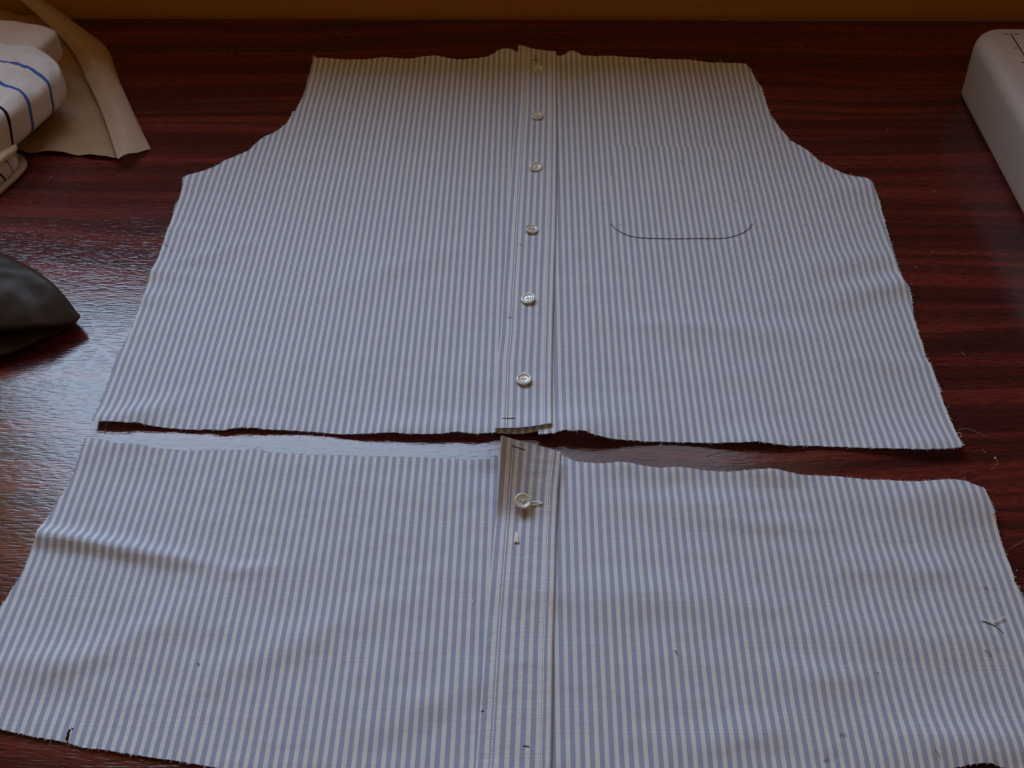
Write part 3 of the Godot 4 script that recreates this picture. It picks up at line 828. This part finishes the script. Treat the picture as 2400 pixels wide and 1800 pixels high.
	put("upper_fold", draped([
		[Vector3(-0.56, 0.004, -0.745), Vector3(-0.47, 0.005, -0.735), Vector3(-0.392, 0.008, -0.690), Vector3(-0.347, 0.009, -0.652), Vector3(-0.327, 0.0095, -0.632), Vector3(-0.3265, 0.0095, -0.629)],
		[Vector3(-0.56, 0.036, -0.705), Vector3(-0.47, 0.037, -0.700), Vector3(-0.392, 0.037, -0.672), Vector3(-0.347, 0.029, -0.646), Vector3(-0.326, 0.0125, -0.628), Vector3(-0.3255, 0.0100, -0.627)],
		[Vector3(-0.56, 0.042, -0.645), Vector3(-0.47, 0.041, -0.640), Vector3(-0.396, 0.040, -0.634), Vector3(-0.350, 0.027, -0.626), Vector3(-0.327, 0.0130, -0.624), Vector3(-0.3255, 0.0100, -0.626)],
		[Vector3(-0.56, 0.032, -0.602), Vector3(-0.47, 0.031, -0.600), Vector3(-0.396, 0.028, -0.600), Vector3(-0.352, 0.021, -0.609), Vector3(-0.329, 0.0115, -0.620), Vector3(-0.3260, 0.0098, -0.625)],
		[Vector3(-0.56, 0.021, -0.598), Vector3(-0.47, 0.021, -0.597), Vector3(-0.396, 0.020, -0.600), Vector3(-0.352, 0.016, -0.610), Vector3(-0.330, 0.0098, -0.621), Vector3(-0.3265, 0.0092, -0.626)]], 70, 60, 0.0022), lining, d)
	put("lower_fold", draped([
		[Vector3(-0.56, 0.012, -0.66), Vector3(-0.46, 0.012, -0.655), Vector3(-0.395, 0.010, -0.640), Vector3(-0.350, 0.008, -0.632), Vector3(-0.331, 0.0072, -0.630)],
		[Vector3(-0.56, 0.013, -0.61), Vector3(-0.46, 0.013, -0.605), Vector3(-0.392, 0.011, -0.608), Vector3(-0.350, 0.0085, -0.618), Vector3(-0.331, 0.0072, -0.627)],
		[Vector3(-0.56, 0.016, -0.570), Vector3(-0.46, 0.016, -0.572), Vector3(-0.388, 0.0125, -0.592), Vector3(-0.350, 0.0085, -0.610), Vector3(-0.332, 0.0070, -0.624)],
		[Vector3(-0.56, 0.009, -0.548), Vector3(-0.46, 0.009, -0.556), Vector3(-0.386, 0.0080, -0.583), Vector3(-0.352, 0.0068, -0.606), Vector3(-0.333, 0.0066, -0.623)],
		[Vector3(-0.56, 0.004, -0.552), Vector3(-0.46, 0.004, -0.560), Vector3(-0.388, 0.0045, -0.586), Vector3(-0.354, 0.0050, -0.607), Vector3(-0.334, 0.0060, -0.624)]], 60, 36, 0.003), lining, d)

	# the corner of a sewing machine
	var s := thing("sewing_machine", Vector3(0.43, 0, -0.965))
	tag(s, "rounded white plastic bed of a sewing machine on the table's right", "sewing machine")
	var W := 0.19
	var D := 0.42
	var prof := [Vector2(0.006, 0.0005), Vector2(0.001, 0.004), Vector2(0.0, 0.015), Vector2(-0.001, 0.035), Vector2(-0.0015, 0.052), Vector2(0.0, 0.0585), Vector2(0.004, 0.0630), Vector2(0.010, 0.0650), Vector2(0.016, 0.0655), Vector2(0.05, 0.066), Vector2(0.0949, 0.066)]
	var shell := func(u: float, v: float) -> Vector3:
		var q: Vector2 = spline(prof, v)
		var rad := maxf(0.026 - q.x, 0.0)
		var hw := W / 2.0 - q.x
		var hd := D / 2.0 - q.x
		# walk round a rounded rectangle
		var an := u * TAU
		var dir := Vector2(cos(an), sin(an))
		var k := int(u * 4.0) % 4
		var cx: float = [1, -1, -1, 1][k]
		var cz: float = [1, 1, -1, -1][k]
		var inner := Vector2(maxf(hw - rad, 0.0) * cx, maxf(hd - rad, 0.0) * cz)
		var p := inner + dir * rad
		return Vector3(W / 2.0 + p.x, q.y, D / 2.0 + p.y - 0.008)
	var white := plain(0.40, 0.35, 0.32, 0.42, 0.45)
	put("bed", grid_mesh(96, 50, shell, func(_p, u, v): return Vector2(u, v)), white, s)
	var ruled := begin()
	box(ruled, Vector3(0.0290, 0.0656, 0.010), Vector3(0.0300, 0.0663, 0.30))
	put("ruled_line", done(ruled), mats.ink, s)
	for k in 7:
		var tick := begin()
		var z := 0.010 + k * 0.0254
		var long := 0.0045 if k % 2 == 0 else 0.003
		box(tick, Vector3(0.0275 - long, 0.0656, z), Vector3(0.0275, 0.0663, z + 0.0007))
		if k % 2 == 0: box(tick, Vector3(0.0325, 0.0656, z), Vector3(0.0325 + long, 0.0663, z + 0.0007))
		var tk := put("tick_mark", done(tick), plain(0.13, 0.11, 0.11, 0.8), s)
		tk.set_meta("kind", "stuff")


func strand(called: String, pts: Array, r: float, mat: Material, label: String, category: String, group := "") -> void:
	var smooth := []
	var n := (pts.size() - 1) * 8
	for k in n + 1: smooth.append(spline(pts, k / float(n)))
	var st := begin()
	st.set_smooth_group(0)
	tube(st, smooth, r, 6)
	tag(put(called, done(st), mat), label, category, group)


func arched(pts: Array) -> Array:
	pts[1].y += 0.0007
	pts[2].y += 0.0002
	return pts


func build_bits() -> void:
	# dust on the bare varnish
	var dust := begin()
	dust.set_smooth_group(0)
	for k in 170:
		var p := Vector3(rng.randf_range(-0.5, 0.5), 0.0003, rng.randf_range(-1.08, -0.25))
		if absf(p.x) < 0.31 and p.z > -1.04: continue
		var d := Vector3(rng.randfn(0, 0.0006), 0.0, rng.randfn(0, 0.0005))
		tube(dust, [p - d, p + Vector3(0, 0.0001, 0), p + d * rng.randf_range(0.5, 3.0)], 0.00009 + 0.00009 * rng.randf(), 4)
	tag(put("dust", done(dust), plain(0.42, 0.38, 0.36, 0.95, 0.2)), "specks of dust scattered over the bare table top", "dust", "", "stuff")
	var y := 0.0004
	var lint_dark := plain(0.075, 0.062, 0.070, 0.9, 0.2)
	var pale := plain(0.30, 0.28, 0.29, 0.9, 0.3)
	var g1 := "loose threads on the bare table"
	var g2 := "snippets of thread on the cloth"
	strand("thread_snippet", [Vector3(0.3094, y, -0.5228), Vector3(0.3166, 0.0012, -0.5232), Vector3(0.3269, y, -0.5169)], 0.00013, pale, "thin pale thread arched on the table beside the upper piece's lower right corner", "thread", g1)
	strand("thread_snippet", [Vector3(0.3276, y, -0.4975), Vector3(0.3278, 0.001, -0.4926), Vector3(0.3215, y, -0.4870)], 0.00011, pale, "faint curled thread below the white speck of lint on the table", "thread", g1)
	strand("thread_snippet", [Vector3(0.3133, y, -0.4214), Vector3(0.3190, 0.001, -0.4245), Vector3(0.3263, y, -0.4290)], 0.00011, pale, "faint straight thread beside the lower piece's right edge", "thread", g1)
	var lint := SphereMesh.new()
	lint.radius = 0.0006; lint.height = 0.0009; lint.radial_segments = 10; lint.rings = 5
	var l := put("lint", lint, mats.thread)
	l.position = Vector3(0.3276, 0.0004, -0.4975)
	tag(l, "tiny white speck of lint on the table near the gap's right end", "lint", g1)
	var l2 := put("lint", lint, pale)
	l2.position = Vector3(0.3134, 0.0004, -0.4055)
	tag(l2, "tiny pale speck of lint by the lower piece's right edge", "lint", g1)
	strand("thread_snippet", [Vector3(-0.2812, 0.0040, -0.5304), Vector3(-0.2823, 0.0030, -0.5264), Vector3(-0.2817, 0.0015, -0.5240), Vector3(-0.2822, 0.0006, -0.5196)], 0.00016, pale, "thread hanging over the gap under the upper piece's lower left corner", "thread", g1)
	var lo := func(pts: Array, up: float): return on_cloth(lower_folds, pts, up)
	var hi := func(pts: Array, up: float): return on_cloth(upper_folds, pts, up)
	strand("thread_snippet", lo.call([Vector2(0.2803, -0.3695), Vector2(0.2845, -0.3662), Vector2(0.2879, -0.3672), Vector2(0.2945, -0.3704)], 0.0012), 0.0003, mats.thread, "white thread lying at the right of the lower striped piece", "thread", g2)
	strand("thread_snippet", lo.call([Vector2(0.2799, -0.3675), Vector2(0.2846, -0.3660), Vector2(0.2875, -0.3634), Vector2(0.2903, -0.3593)], 0.0003), 0.00022, mats.ink, "long dark thread curving below the white thread on the lower piece", "thread", g2)
	strand("thread_snippet", lo.call([Vector2(-0.0239, -0.3804), Vector2(-0.0227, -0.3841)], 0.0004), 0.00022, mats.thread, "short white thread left of the lower piece's placket", "thread", g2)
	var bits := [
		[lo, Vector2(0.2881, -0.3914), Vector2(0.2898, -0.3886), "dark snippet above the white thread on the lower piece"],
		[lo, Vector2(0.2753, -0.3474), Vector2(0.2788, -0.3431), "dark snippet below the white thread on the lower piece"],
		[lo, Vector2(0.2095, -0.3333), Vector2(0.2103, -0.3322), "tiny dark snippet in the middle of the lower piece's right panel"],
		[lo, Vector2(0.1690, -0.2800), Vector2(0.1715, -0.2820), "brown snippet at the lower piece's bottom edge, right of the placket"],
		[lo, Vector2(0.2296, -0.2849), Vector2(0.2313, -0.2807), "tan snippet near the lower piece's bottom right corner"],
		[lo, Vector2(0.1807, -0.2951), Vector2(0.1842, -0.2951), "faint level snippet above the brown one on the lower piece"],
		[lo, Vector2(0.0945, -0.3479), Vector2(0.0960, -0.3454), "dark snippet right of the placket on the lower piece"],
		[lo, Vector2(-0.1819, -0.3395), Vector2(-0.1809, -0.3381), "tiny dark snippet on the lower piece's left panel"],
		[hi, Vector2(0.1500, -0.8488), Vector2(0.1517, -0.8363), "slanting dark thread inside the pocket's top"],
		[hi, Vector2(0.1897, -0.7851), Vector2(0.1922, -0.7845), "small dark snippet at the pocket's right side"],
		[hi, Vector2(-0.2410, -0.7230), Vector2(-0.2397, -0.7213), "tiny dark snippet near the left side seam of the upper piece"],
		[hi, Vector2(0.2432, -0.7513), Vector2(0.2458, -0.7507), "short dark snippet between the pocket and the right armhole"]]
	for b in bits:
		strand("thread_snippet", arched(b[0].call([b[1], (b[1] + b[2]) / 2.0 + Vector2(0.0005, -0.0003), b[2]], 0.0003)), 0.00017 if b[1].x > 0.2 else 0.00021, lint_dark if not "tan" in b[3] and not "brown" in b[3] else mats.get_or_add("tan", plain(0.22, 0.11, 0.06)), b[3], "thread", g2)


const LEAN_UL := 0.016
const LEAN_UR := 0.014
const LEAN_LL := 0.016
const LEAN_LR := 0.014
const PH_UL := 0.0
const PH_UR := 0.0
const PH_LL := 0.0
const PH_LR := 0.0
